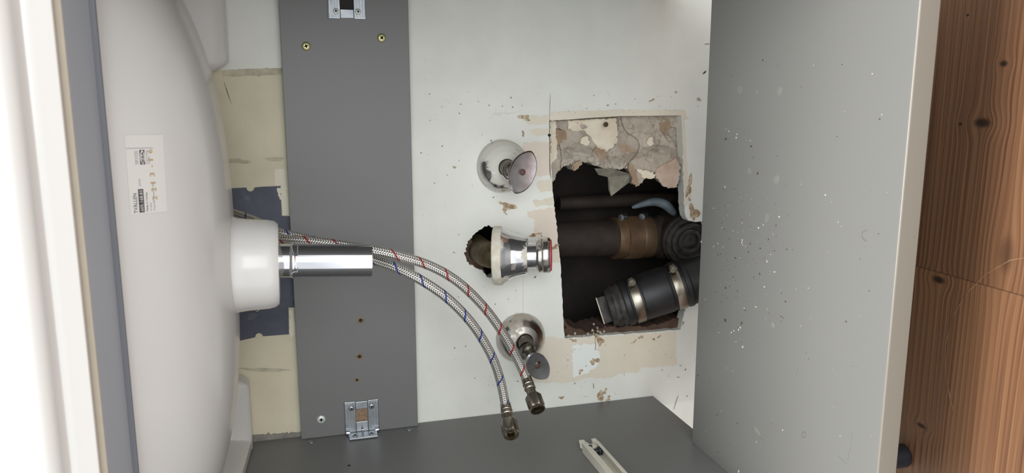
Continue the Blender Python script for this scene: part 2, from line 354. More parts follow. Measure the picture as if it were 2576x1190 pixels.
# ------------------------------------------------------------------ setting
HOLE = [(1383, 303), (1470, 298), (1550, 293), (1640, 292), (1714, 291), (1717, 360), (1718, 430), (1720, 480), (1722, 520), (1725, 545), (1732, 555), (1748, 558), (1775, 556),
        (1790, 600), (1786, 700), (1768, 748), (1735, 752), (1724, 775), (1712, 829), (1640, 835), (1540, 842), (1420, 851), (1417, 800), (1413, 720), (1410, 660), (1402, 600), (1394, 520), (1388, 440), (1384, 370)]
SMALL = [(1172, 628), (1180, 604), (1192, 590), (1208, 578), (1220, 569), (1228, 566), (1236, 572), (1252, 574), (1262, 600), (1262, 660), (1248, 690), (1232, 700), (1222, 692), (1214, 680), (1198, 676), (1180, 664), (1172, 650), (1168, 640)]
def build_wall():
    T = .017
    holes = [[onY(u, v) for u, v in rough_edge(HOLE, 8, .7, 3)], [onY(u, v) for u, v in rough_edge(SMALL, 4, 1.3, 5)]]
    outer = [Vector((-1.3, 0, FZ)), Vector((1.9, 0, FZ)), Vector((1.9, 0, 1.9)), Vector((-1.3, 0, 1.9))]
    loops = [outer] + holes; flat = [p for l in loops for p in l]; n = len(flat)
    tri = tessellate_polygon([[Vector((p.x, p.z, 0)) for p in l] for l in loops])
    V = flat + [p + Vector((0, T, 0)) for p in flat]; Fc = [tuple(t) for t in tri] + [tuple(i + n for i in t) for t in tri]; k = 0
    for l in loops:
        N = len(l); Fc += [(k + i, k + (i + 1) % N, k + (i + 1) % N + n, k + i + n) for i in range(N)]; k += N
    return mk('wall_back', (V, Fc), MT['wall'], kind='structure')
wall = build_wall()
floor = mk('floor', box((-1.3, -1.05, FZ - .03), (1.9, .0, FZ)), MT['wood'], kind='structure')
mk('scratch', prism([onZ(u, v, FZ + .0003) for u, v in streak([(2600, 644), (2540, 655), (2480, 690), (2430, 740), (2395, 800), (2378, 870), (2378, 940), (2392, 1010), (2412, 1080)], 2.6, 3)], (0, 0, 1), .0001), MT['woodscratch'], floor)
# masonry recess behind the broken-out opening: back, sides, top, bottom
RB = .17
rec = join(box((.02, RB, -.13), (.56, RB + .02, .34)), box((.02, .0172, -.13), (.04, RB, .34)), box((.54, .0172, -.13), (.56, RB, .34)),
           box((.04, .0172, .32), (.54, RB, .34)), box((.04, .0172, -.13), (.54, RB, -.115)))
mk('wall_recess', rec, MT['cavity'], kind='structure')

LAY = [0]
def decal(name, pts, mt, parent=wall, Y=None, t=.0002):
    LAY[0] += 1; y = -.00004 - .000012 * LAY[0] if Y is None else Y
    return mk(name, prism([onY(u, v, 0) + Vector((0, y, 0)) for u, v in pts], (0, -1, 0), t), MT[mt], parent)
# old cream paint above the rail and its grey mortar borders
decal('old_paint', rough_edge([(430, 178), (580, 175), (712, 170), (730, 480), (766, 1130), (640, 1130), (500, 1130)], 8, .8, 1), 'cream')
decal('mortar_strip', rough_edge([(560, 178), (580, 175), (714, 171), (716, 188), (580, 192), (560, 194)], 7, 1, 2), 'smear')
decal('mortar_strip', rough_edge([(600, 1100), (640, 1094), (758, 1086), (762, 1112), (640, 1124), (600, 1126)], 5, 1.5, 2), 'concrete')
decal('smear', blob(598, 405, 28, 7, 4, .05), 'smear'); decal('smear', blob(690, 400, 26, 5, 5, .08), 'smear'); decal('smear', blob(664, 930, 60, 5, 12, .06), 'smear')
decal('filler_patch', rough_edge([(692, 425), (716, 425), (726, 540), (712, 542), (706, 470), (692, 466)], 6, 1.2, 7), 'cream2')
decal('filler_patch', rough_edge([(726, 780), (738, 776), (742, 842), (730, 850)], 6, 1.5, 8), 'cream2')
for i, (a, w) in enumerate([([(566, 214), (570, 226), (576, 245), (583, 262)], 1.7), ([(563, 206), (566, 214)], 3)]): decal('crack', streak(a, w, i), 'dirt')
# cream and pinkish tongues of older paint left of the opening
tongues = [[(1318, 292), (1384, 290), (1384, 312), (1330, 315), (1322, 305)], [(1330, 325), (1384, 322), (1384, 340), (1350, 342), (1335, 335)],
           [(1316, 358), (1350, 355), (1384, 360), (1386, 440), (1322, 448), (1314, 410)], [(1352, 456), (1388, 452), (1390, 480), (1360, 484), (1352, 470)],
           [(1340, 505), (1392, 494), (1394, 515), (1345, 518)], [(1326, 532), (1395, 520), (1403, 600), (1408, 660), (1380, 660), (1372, 600), (1340, 596), (1346, 552), (1328, 545)]]
for i, t in enumerate(tongues): decal('old_paint', rough_edge(t, 7, 1.2, 20 + i), 'pink' if i in (2, 5) else 'cream2')
decal('old_paint', rough_edge([(1376, 846), (1420, 852), (1540, 844), (1700, 833), (1700, 920), (1620, 924), (1600, 938), (1560, 940), (1530, 950), (1470, 952), (1440, 962), (1330, 962), (1345, 900)], 8, 1.5, 31), 'cream2')
decal('filler_patch', rough_edge([(1438, 868), (1500, 864), (1510, 900), (1500, 925), (1470, 940), (1442, 950)], 7, 2, 32), 'whiteflake')
decal('old_paint', rough_edge([(1383, 282), (1560, 276), (1722, 276), (1732, 300), (1722, 300), (1712, 291), (1550, 293), (1384, 303)], 8, 1, 33), 'cream2')
decal('old_paint', rough_edge([(1716, 300), (1722, 300), (1728, 420), (1738, 500), (1724, 520), (1719, 430)], 8, .8, 34), 'cream2')
# rust, mortar crumbs and dirt around the fittings
stains = [(1266, 512, 9, 4, .2), (1278, 520, 14, 11, .6), (1270, 534, 6, 3, .7), (1346, 590, 14, 4, -.15), (1396, 621, 9, 5, -.3), (1495, 908, 10, 8, 0), (1508, 856, 9, 12, .2), (1512, 994, 7, 13, .4),
          (1522, 984, 4, 6, .4), (1530, 1003, 5, 6, .3), (1506, 1001, 4, 5, 0), (1442, 856, 7, 4, .4), (1612, 848, 6, 4, -.7), (1594, 860, 6, 3, -.6), (1644, 853, 4, 2, -.3), (1657, 847, 5, 2, -.4), (1320, 296, 11, 8, .5), (1316, 336, 3, 6, 0),
          (1733, 470, 7, 22, .25), (1745, 535, 10, 20, .1), (1412, 1000, 5, 4, 0), (1460, 934, 4, 6, .1), (1143, 421, 3, 3.5, 0), (1325, 660, 5, 3, 0), (1700, 232, 3, 2, 0), (1640, 252, 7, 2, -.5), (1757, 250, 6, 3, .2)]
for i, (u, v, a, b, r) in enumerate(stains): decal('rust_stain', blob(u, v, a, b, 60 + i, r, amp=.7, n=26), 'rust')
for i, (u, v, a, b, r) in enumerate([(1308, 800, 26, 14, 0), (1092, 740, 3, 16, -.2)]):
    decal('grime', blob(u, v, a, b, 90 + i, r, amp=.6, n=26), 'faint')
for i, (a, w) in enumerate([([(1238, 288), (1262, 288), (1280, 286), (1308, 280)], 6), ([(1384, 236), (1383, 262), (1382, 300)], 1.2), ([(1382, 300), (1382, 345), (1383, 430), (1386, 450)], 3), ([(1386, 305), (1470, 299), (1560, 293), (1712, 291)], 2.5),
                            ([(1496, 846), (1498, 872), (1496, 880)], 1.5), ([(1767, 186), (1772, 182), (1776, 178)], 5), ([(1772, 112), (1778, 110), (1786, 111)], 2), ([(1706, 994), (1700, 1010), (1694, 1030)], 1.3),
                            ([(1492, 964), (1493, 972), (1492, 976)], 2.5), ([(1708, 918), (1714, 920)], 3.5), ([(1702, 948), (1710, 949)], 3), ([(1316, 640), (1315, 780), (1314, 880)], .8)]):
    decal('smear' if i in (0, 11) else 'crack', streak(a, w, 40 + i), 'faint' if i in (0, 11) else 'dirt')
mk('nail_hole', lathe([(0, 0), (.002, -.0004), (.002, .0005)], onY(1382, 340, -.0011), (0, -1, 0), 12), MT['recess'], wall)
V, Fc = [], []; rnd = random.Random(8)
for i in range(330):
    if i < 200: u, v = rnd.gauss(1480, 190), rnd.choice([rnd.uniform(860, 1000), rnd.uniform(230, 300), rnd.gauss(600, 120)])
    else: u, v = rnd.uniform(1050, 1780), rnd.uniform(200, 1060)
    if not (1050 < u < 1780 and 20 < v < 1055) or (1375 < u < 1730 and 285 < v < 855) or (1160 < u < 1265 and 560 < v < 710): continue
    s = rnd.choice([.6, .6, .7, .9, 1.5]); q = prism([onY(a, b, -.0011) for a, b in blob(u, v, s * rnd.uniform(.7, 1.8), s * .8, i, rnd.uniform(0, 3), 6)], (0, -1, 0), .0001)
    V, Fc = join((V, Fc), q)
mk('dirt_specks', (V, Fc), MT['speck'], wall, kind='stuff')

mk('broken_edge', prism([onY(u, v, .006) for u, v in rough_edge([(1160, 590), (1182, 596), (1190, 612), (1182, 630), (1194, 650), (1212, 662), (1222, 690), (1240, 712), (1200, 712), (1160, 680)], 4, 1.6, 77)], (0, 1, 0), .012), MT['brownboard'], wall)
# dark board let into the wall behind the basin
def notch(u, v, r, s):  # little half-round bite
    return [(u + r * math.cos(t), v + s * r * math.sin(t)) for t in [math.pi * k / 8 for k in range(9)]]
po = [(560, 475), (618, 472)] + notch(630, 472, 10, 1)[::-1] + [(660, 470), (706, 468), (707, 500), (709, 543), (729, 544), (765, 548), (768, 772), (726, 774), (727, 841), (662, 846)] + notch(652, 848, 10, -1) + [(640, 849), (600, 858), (560, 862)]
board = thing('backing_board', onY(660, 660, 0), 'blue-black notched board set on the cream wall behind the basin drain', 'board')
mk('panel', prism([onY(u, v, -.0016) for u, v in po], (0, 1, 0), .0012), MT['plate'], board)
mk('peeled_paint', prism([onY(u, v, -.0018) for u, v in rough_edge([(698, 472), (707, 471), (708, 505), (703, 500), (700, 488)], 4, 1.5, 3)], (0, -1, 0), .0002), MT['cream2'], board)
mk('putty_patch', prism([onY(u, v, -.0018) for u, v in blob(610, 766, 14, 15, 3, amp=.2)], (0, -1, 0), .0003), MT['smear'], board)
def screw_vf(c, d, r, h=.002, dome=.5): return lathe(rounded([(0, h), (r * .55, h), (r * .9, h * .6), (r, 0)], .0006), c, d, 28)
def cross_vf(c, d, r, rot=.3):
    a, b, n = frame(d); A = a * math.cos(rot) + b * math.sin(rot); B = n.cross(A); return join(obox(c, (A, B, n), (r * .85, r * .3, .0003)), obox(c, (B, A, n), (r * .85, r * .3, .0003)))
def screw(parent, c, d, r, mt, rot=.3, name='screw', h=.002):
    s = mk(name, screw_vf(c, d, r, h), MT[mt], parent, True)
    mk('drive_slot', cross_vf(Vector(c) + Vector(d).normalized() * (h + .0001), d, r * .48, rot), MT['recess'], s); return s
screw(board, onY(646, 778, -.0016), (0, -1, 0), .0042, 'zinc', .5)

# ------------------------------------------------------------------ vanity cabinet
WI, D, TB = .564, .4716, .0197
Z1, Z2, YR = .3248, .4740, -.012
cab = thing('vanity_cabinet', (WI / 2, -D / 2, FZ), 'open grey vanity cabinet carcass without drawers under the washbasin', 'cabinet')
mk('side_panel', box((-.018, -D, -.021), (-.0002, -.0008, .6155)), MT['grey'], cab, bevel=.0006)
mk('side_panel', box((WI + .0002, -D, -.021), (WI + .018, -.0008, .6155)), MT['grey'], cab, bevel=.0006)
bot = mk('bottom_panel', box((0, -D + .0017, -TB), (WI, -.1556, 0)), MT['grey'], cab, bevel=.0002)
rr = .0015; ep = [(-D + .0016, -TB), (-D + .0006, -TB), (-D, -TB + .0006)] + [(-D + rr - rr * math.cos(k * math.pi / 12), -rr + rr * math.sin(k * math.pi / 12)) for k in range(7)] + [(-D + .0016, 0)]
ne = len(ep); mk('edge_band', ([(x, y, z) for x in (0, WI) for y, z in ep], [tuple(range(ne)), tuple(range(ne, 2 * ne))] + [(k, (k + 1) % ne, (k + 1) % ne + ne, k + ne) for k in range(ne)]), MT['edge'], bot, True)
mk('back_rail', box((.0004, YR, Z1), (WI - .0004, -.0022, Z2)), MT['grey'], cab, bevel=.0005)
ZF = .5955
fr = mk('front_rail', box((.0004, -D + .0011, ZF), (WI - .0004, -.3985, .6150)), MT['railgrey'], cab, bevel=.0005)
mk('edge_band', box((.0004, -D, ZF), (WI - .0004, -D + .0010, .6150)), MT['edgelight'], fr)
mk('shadow_gap_strip', box((.0004, -.3983, ZF - .0036), (WI - .0004, -.3945, .6140)), MT['lip'], fr, bevel=.0006)  # dark strip added for the shaded gap between rail and basin
for (x, y) in ((.055, -.352), (WI - .055, -.352), (.055, -.2), (WI - .055, -.2)):
    if x > .3 or y > -.3: continue
leg_c = onZ(2296, 1158, FZ); lx, ly = leg_c.x, leg_c.y + .012
mk('leg', join(lathe(rounded([(0, 0), (.012, 0), (.0125, .004), (.0115, .03), (.0125, .1), (.017, .1195), (0, .1195)], .001), (lx, ly, FZ), (0, 0, 1), 24)), MT['black'], cab, True)
# fittings on the back rail
screw(cab, onY(960, 95, YR), (0, -1, 0), .0053, 'brasspl', .7); screw(cab, onY(770, 116, YR), (0, -1, 0), .0053, 'brasspl', .2)
screw(cab, onY(808, 1055, YR), (0, -1, 0), .0054, 'screwwhite', 0)
for (u, v, r) in ((907, 806, .0048), (904, 897, .0046), (898, 956, .0034)):
    c = onY(u, v, YR); h = mk('screw_hole', lathe([(r * .45, -.0002), (r * .6, .0005), (r * .9, .0004), (r, -.0001)], c, (0, -1, 0), 22, wob=lambda t, i: 1 + .06 * math.sin(5 * t + i)), MT['chip'], cab, True)
    mk('bore', lathe([(0, .0003), (r * .48, .0003), (r * .5, -.0001)], c, (0, -1, 0), 16), MT['recess'], h)
for (u, v) in ((1029, 1080), (783, 1111)):
    c = onX(u, v, .0002); mk('cam_fitting', lathe(rounded([(0, .0012), (.0035, .0012), (.0045, .0004), (.0045, -.0001)], .0004), c, (1, 0, 0), 20), MT['zinc'], cab, True)
c = onX(878, 1171, 0); mk('bore', lathe([(0, .0003), (.0016, .0003), (.0018, -.0001)], c, (1, 0, 0), 12), MT['recess'], cab)

def bracket(side):
    sx = 1 if side == 'l' else -1; x0 = 0 if side == 'l' else WI
    zc, hw, L = .3975, .0216, .0445; y0, y1 = YR - .0002, YR - .0024
    X = lambda x: x0 + sx * x
    def bx(xa, xb, za, zb, ya=y0, yb=y1): return box((min(X(xa), X(xb)), min(ya, yb), za), (max(X(xa), X(xb)), max(ya, yb), zb))
    w0, w1, wz = .0165, .0335, .0078
    root = mk('corner_bracket', join(bx(.003, L, zc - hw, zc - wz), bx(.003, L, zc + wz, zc + hw), bx(.003, w0, zc - wz, zc + wz), bx(w1, L - .0008, zc - wz, zc + wz),
              bx(.0006, .003, zc - hw + .0035, zc + hw - .0035, YR - .0024, YR - .021)), MT['zinc'], cab, bevel=.0006)
    rib = []
    for s in (-1, 1):
        for k in range(4):
            z = zc + s * (.0092 + k * .0034); rib.append(bx(.010, L - .002, z - .0011, z + .0011, y1, y1 - .0006))
    mk('rib', join(*rib), MT['zinc'], root, bevel=.0004)
    for s in (-1, 1): screw(root, (X(L - .0085), y1 - .0004, zc + s * .0128), (0, -1, 0), .0036, 'screwwhite' if side == 'r' else 'zinc', .4 * s, h=.0014)
    for s in (-1, 1): screw(root, (X(.003), YR - .0135, zc + s * .0105), (sx, 0, 0), .0036, 'zinc', .3, h=.001)
    for s in (-1, 1): mk('hinge_loop', lathe(rounded([(.0014, -.0025), (.0034, -.0025), (.0034, .0025), (.0014, .0025)], .0004), (X(.0042), YR - .0045, zc + s * .0185), (0, 0, 1), 18, closed=True), MT['chrome'], root, True)
    mk('stop_pin', obox((X(.0055), YR - .0045, zc), (Vector((sx, -1, 0)).normalized(), Vector((0, 0, 1)), Vector((1, sx, 0)).normalized()), (.004, .0012, .0012)), MT['chrome'], root, bevel=.0005)
    mk('window_backing', bx(w0 - .001, w1 + .001, zc - wz - .001, zc + wz + .001, YR - .0001, YR - .0004), MT['chip' if side == 'l' else 'recess'], root)
    return root
bracket('l'); bracket('r')

# drawer runner on the left side panel
def runner():
    a = onX(1472, 1118, .008); b = onX(1508, 1128, .008); y0 = a.y; zt, zb = a.z + .0055, b.z - .0035
    def ext(prof, ya, yb):
        n = len(prof); V = [(x, ya, z) for x, z in prof] + [(x, yb, z) for x, z in prof]; tri = tessellate_polygon([[Vector((x, z, 0)) for x, z in prof]])
        return V, [tuple(t) for t in tri] + [tuple(i + n for i in t) for t in tri] + [(i, (i + 1) % n, (i + 1) % n + n, i + n) for i in range(n)]
    t = .0014; d = .0125; prof = [(0, zt), (d, zt), (d, zt - .007), (d - t, zt - .007), (d - t, zt - t), (t, zt - t), (t, zb + t), (d - t, zb + t), (d - t, zb + .0045), (d, zb + .0045), (d, zb), (0, zb)]
    r = mk('drawer_runner', ext(prof, y0 - .004, -.46), MT['runner'], cab, bevel=.0005)
    hook = lambda zc, h: prism([(zc2[0], y0 + zc2[1], zc + zc2[2]) for zc2 in [(.002, -.004, -h), (.011, -.006, -h), (.0125, .004, -h * .6), (.0105, .0085, 0), (.0085, .004, h * .2), (.004, .0, h * .2)]], (0, 0, 1), h * 1.5)
    mk('end_hook', hook(zt - .004, .0028), MT['runner'], r, bevel=.0006); mk('end_hook', hook(zb + .002, .0024), MT['runner'], r, bevel=.0006)
    mk('end_web', box((.0002, y0 - .010, zb + .0015), (.009, y0 - .002, zt - .0015)), MT['runner'], r, bevel=.0006)
    ro = mk('roller', lathe(rounded([(0, .0), (.0052, 0), (.0056, .004), (.003, .0065), (.003, .0145), (0, .0145)], .0008), (.0062, y0 - .0175, zb + .0016), (0, 0, 1), 24), MT['black'], r, True)
    mk('roller_clip', box((.0032, y0 - .0155, zt - .009), (.0128, y0 - .0115, zt - .005)), MT['black'], r, bevel=.0005)
runner()
# pale smudges and scuffs on the bottom panel
for i, (u, v, a, b, r) in enumerate([(1962, 229, 6, 11, .1), (1953, 452, 7, 12, .1), (1862, 226, 7, 11, .2), (1886, 430, 6, 8, 0), (1904, 232, 4, 6, 0), (1868, 872, 5, 5, 0), (1905, 1085, 5, 14, -.6), (1930, 548, 6, 12, .1), (1945, 818, 5, 9, 0)]):
    mk('smudge', prism([onZ(p, q, .00005 + .00002 * i) for p, q in blob(u, v, a, b, 300 + i, r, amp=.15)], (0, 0, 1), .00004), MT['smudge'], bot)
for i, pts in enumerate([[(2007, 925), (2004, 935), (2002, 945)], [(2140, 920), (2150, 925), (2158, 926)], [(2144, 1090), (2138, 1115), (2132, 1160)], [(2108, 1148), (2118, 1158), (2130, 1168)], [(1890, 1075), (1905, 1092), (1922, 1110)]]):
    mk('scratch', prism([onZ(p, q, .0003) for p, q in streak(pts, 1.6, i)], (0, 0, 1), .00004), MT['smudge'], bot)

# ------------------------------------------------------------------ washbasin
bas = thing('washbasin', (.2725, -.22, .616), 'white ceramic washbasin seen from below with bulging bowl and drain boss', 'washbasin')
BCX, BCY, BZ = .2825, -.205, .5275
def smin(a, b, k):
    h = max(k - abs(a - b), 0) / k; return min(a, b) - h * h * k * .25
def under(x, y):
    dx, dy = abs(x - BCX), y - BCY
    b = BZ + .019 * (dx / .2) ** 3.1 + (.085 * (-dy / .19) ** 2.7 if dy < 0 else .075 * (dy / .165) ** 3.2)
    z = smin(b, .6165, .03)
    # thick flange along the wall, either side of the tap opening
    e = (abs(x - .2765) - .150) / .045; e = min(1, max(0, e)); e = e * e * (3 - 2 * e)
    fy = min(1, max(0, (y + .055) / .030)); fy = fy * fy * (3 - 2 * fy)
    fl = .6165 - (.6165 - .5325) * e * fy
    # side skirt rising towards the front
    w = (min(x, WI - x) - .012) / .022; w = 1 - min(1, max(0, w)); w = w * w * (3 - 2 * w)
    z = smin(z, min(fl, .6165 - (.6165 - min(.6165, .5325 + .085 * max(0, -y - .015))) * w), .014)
    return z
def basin_mesh():
    xs = [-.018 + .002 * i for i in range(int(.582 / .002) + 1)]; ys = [-.4718 + .002 * i for i in range(236)]; ys = [y for y in ys if y < -.0022] + [-.0022]
    nx, ny = len(xs), len(ys); V = [Vector((x, y, under(x, y) if 0.0006 < x < .5634 and y > -.394 else max(under(x, y), .6165))) for y in ys for x in xs]
    Fc = [(j * nx + i, j * nx + i + 1, (j + 1) * nx + i + 1, (j + 1) * nx + i) for j in range(ny - 1) for i in range(nx - 1)]
    n = len(V); top = .700
    rim = [i for i in range(nx)] + [j * nx + nx - 1 for j in range(1, ny)] + [(ny - 1) * nx + i for i in range(nx - 2, -1, -1)] + [j * nx for j in range(ny - 2, 0, -1)]
    V += [Vector((V[i].x, V[i].y, top)) for i in rim]; N = len(rim)
    Fc += [(rim[i], rim[(i + 1) % N], n + (i + 1) % N, n + i) for i in range(N)]; Fc.append(tuple(n + i for i in range(N)))
    return V, Fc
body = basin_mesh()
bowl = mk('bowl', body, MT['ceramic'], bas, True)
TX, TY = .2705, -.2
boss_prof = [(.064, .004), (.0520, -.002), (.0478, -.006), (.0456, -.013), (.0445, -.022), (.0435, -.040), (.0422, -.0465), (.0395, -.0500), (.032, -.0508), (.0165, -.0508), (.0165, .0)]
mk('drain_boss', lathe(boss_prof, (TX + .001, TY, .5375), (.03, 0, 1), 72), MT['ceramic'], bas, True)
# front apron: stepped and rounded, runs the full width
ap = [(-.4724, .616), (-.4724, .6005), (-.4738, .5992), (-.4762, .5995), (-.4820, .6085), (-.4832, .6105), (-.4836, .6130), (-.4856, .6140), (-.4930, .6145), (-.4990, .6170), (-.5030, .6230), (-.5045, .635), (-.5045, .690), (-.5000, .700), (-.4724, .700)]
V = [(x, y, z) for x in (-.02, .585) for y, z in ap]; n = len(ap)
tri = tessellate_polygon([[Vector((y, z, 0)) for y, z in ap]])
mk('front_apron', (V, [tuple(t) for t in tri] + [tuple(i + n for i in t) for t in tri] + [(i, (i + 1) % n, (i + 1) % n + n, i + n) for i in range(n)]), MT['ceramic'], bas, True)

# paper label stuck to the bowl
bv = BVHTree.FromPolygons([Vector(v) for v in body[0]], body[1])
P00, P10, P11, P01 = Vector((420, 532)), Vector((409, 339)), Vector((312, 340)), Vector((328, 541))
def stick(s, t, off):
    q = (P00 * (1 - s) + P10 * s) * (1 - t) + (P01 * (1 - s) + P11 * s) * t
    h, nrm, i, dd = bv.ray_cast(CAM, ray(q.x, q.y).normalized())
    if nrm.dot(ray(q.x, q.y)) > 0: nrm = -nrm
    return h + nrm * off
def patch(s0, s1, t0, t1, off, n=10):
    V = [stick(s0 + (s1 - s0) * i / n, t0 + (t1 - t0) * j / n, off) for j in range(n + 1) for i in range(n + 1)]
    return V, [(j * (n + 1) + i, j * (n + 1) + i + 1, (j + 1) * (n + 1) + i + 1, (j + 1) * (n + 1) + i) for j in range(n) for i in range(n)]
lab = mk('product_label', patch(0, 1, 0, 1, .0003, 14), MT['paper'], bowl, True)
ASP = 195 / 98.
def text_vf(txt, s, t, h, off, width=None, bold=0, space=1):
    cu = bpy.data.curves.new('t', 'FONT'); cu.body = txt; cu.size = 1; cu.offset = bold; cu.space_character = space; cu.resolution_u = 3
    o = bpy.data.objects.new('t', cu); COL.objects.link(o); dg = bpy.context.evaluated_depsgraph_get(); me = bpy.data.meshes.new_from_object(o.evaluated_get(dg))
    vs = [v.co.copy() for v in me.vertices]; fs = [tuple(p.vertices) for p in me.polygons]
    bpy.data.objects.remove(o); bpy.data.curves.remove(cu); bpy.data.meshes.remove(me)
    x0 = min(v.x for v in vs); x1 = max(v.x for v in vs); k = (width / (x1 - x0)) if width else h / .7 / ASP
    return [stick(s + (v.x - x0) * k, t + v.y * h / .7, off) for v in vs], fs
def ell(s, t, rs, rt, off, n=28):
    return [stick(s, t, off)] + [stick(s + rs * math.cos(6.2832 * k / n), t + rt * math.sin(6.2832 * k / n), off) for k in range(n)], [(0, 1 + k, 1 + (k + 1) % n) for k in range(n)]
T = lambda name, vf, mt: mk(name, vf, MT[mt], lab)
o1, o2, o3 = .0005, .0007, .0009
T('lettering', text_vf('TVÄLLEN', .015, .80, .105, o1, .25), 'ink'); T('black_bar', patch(.02, .315, .615, .755, o1, 6), 'ink'); T('lettering', text_vf('605.168.83', .035, .645, .085, o2, .265), 'paper')
T('lettering', text_vf('print', .355, .675, .06, o1, .09), 'inkgrey'); T('lettering', text_vf('Made in Turkey', .03, .515, .05, o1, .24), 'ink')
T('lettering', text_vf('21456', .03, .415, .045, o1, .1), 'inkgrey'); T('lettering', text_vf('© Inter IKEA Systems B.V. 2013', .03, .325, .045, o1, .36), 'inkgrey')
T('logo', patch(.625, .81, .515, .645, o1, 6), 'ink'); T('logo', ell(.7175, .58, .088, .058, o2), 'paper'); T('logo', text_vf('IKEA', .648, .551, .06, o3, .14, bold=.03), 'ink')
T('lettering', text_vf('Design and Quality', .63, .745, .04, o1, .17), 'inkgrey'); T('lettering', text_vf('IKEA of Sweden', .63, .695, .04, o1, .17), 'inkgrey'); T('lettering', text_vf('SE-343 81 Älmhult', .63, .445, .04, o1, .17), 'inkgrey'); T('lettering', text_vf('Sweden', .63, .39, .04, o1, .1), 'inkgrey')
for ch, s in zip('2213-16', (.165, .275, .375, .465, .585, .67, .765)): T('stamp_digit', text_vf(ch, s, .26 + .09 * (s - .165), .13, o2, .05 if ch not in '1-' else (.019 if ch == '1' else .028)), 'inkyellow')
T('label_crease', patch(.83, .836, .28, .98, o1, 6), 'inkgrey')

# ------------------------------------------------------------------ drain tailpiece
p0, p1 = onY(702, 655.5, TY), onY(935, 655, TY - .004); dv = (p1 - p0); Lt = dv.length
tp = thing('drain_tailpiece', p1, 'shiny chrome drain tailpiece hanging from the white basin boss', 'drain pipe')
mk('tube', lathe(rounded([(.0152, -.03), (.0166, -.03), (.0166, .0105), (.0172, .012), (.0176, .0135), (.0172, .015), (.0166, .0165), (.0166, Lt), (.0150, Lt), (.0150, .0)], .0005), p0, dv, 64), MT['chrome'], tp, True)
a, b, dn = frame(dv)
for k, (su, sv) in enumerate(((740, 632), (740, 682))):
    q = onY(su, sv, TY - .0155); w = .006
    mk('stamped_mark', tube([onY(su - 8, sv + (8 if k else -14), TY - .0172), onY(su - 1, sv + (2 if k else 8), TY - .0172), onY(su + 8, sv + (2 if k else 8), TY - .0172), onY(su + 9, sv + (-8 if k else -14), TY - .0172)], .0005, 8), MT['zinc'], tp, True)

# ------------------------------------------------------------------ braided hoses
def hose(label, pts, nut_end, mtb, colour):
    root = thing('braided_hose', onY(*pts[0]), label, 'hose', 'braided water hoses under the basin')
    P = spline([onY(*p) for p in pts], 14); r = .0054
    mk('braided_sleeve', tube(P, r, 28), MT[mtb], root, True)
    e = P[-1]; d = (onY(*nut_end) - e); Ln = d.length; d.normalize()
    mk('ferrule', lathe(rounded([(0, -.003), (.0066, -.003), (.0068, .004), (.0069, .0085), (.0062, .009), (.0060, .011), (.0069, .0115), (.0069, .0145), (.0058, .015), (.0056, Ln - .018), (0, Ln - .018)], .0005), e, d, 40), MT['nickel'], root, True)
    Z = Ln - .021; hexr = lambda t, i: .0108 / math.cos((t + .3) % (math.pi / 3) - math.pi / 6) / .0108 if 1 <= i <= 4 else 1
    nut = mk('hex_nut', lathe([(.0056, Z), (.0074, Z), (.0088, Z + .0016), (.0088, Z + .0165), (.0082, Z + .0186), (.0090, Z + .0188), (.0090, Z + .0212), (.0076, Z + .0212), (.0076, Z + .008), (0, Z + .008)], e, d, 72,
        wob=lambda t, i: (1 / math.cos(((t + .2) % (math.pi / 3)) - math.pi / 6) * .985 if 1 <= i <= 3 else 1)), MT['nickel'], root, True)
    mk('brass_spigot', lathe(rounded([(0, Z + .010), (.0026, Z + .010), (.0026, Z + .0145), (.0046, Z + .0145), (.0050, Z + .0085)], .0004), e, d, 24), MT['brass'], nut, True)
    return root
hose('steel braided hose with red threads, nearer the right stop valve and drain',
     [(560, 575, -.03), (640, 590, -.082), (700, 601, -.114), (800, 609, -.131), (935, 629, -.140), (1000, 643, -.142), (1080, 668, -.142), (1150, 708, -.142), (1215, 770, -.140), (1265, 838, -.137), (1302, 905, -.134), (1325, 955, -.136)],
     (1353, 1031, -.175), 'braid_red', 'red')
hose('steel braided hose with blue threads, ending lowest in front of the side panel',
     [(560, 528, -.03), (640, 556, -.072), (700, 585, -.100), (765, 600, -.108), (860, 624, -.113), (935, 652, -.122), (1000, 675, -.138), (1065, 708, -.150), (1130, 754, -.153), (1190, 818, -.153), (1235, 892, -.150), (1258, 955, -.148), (1272, 1022, -.150)],
     (1286, 1094, -.192), 'braid_blue', 'blue')

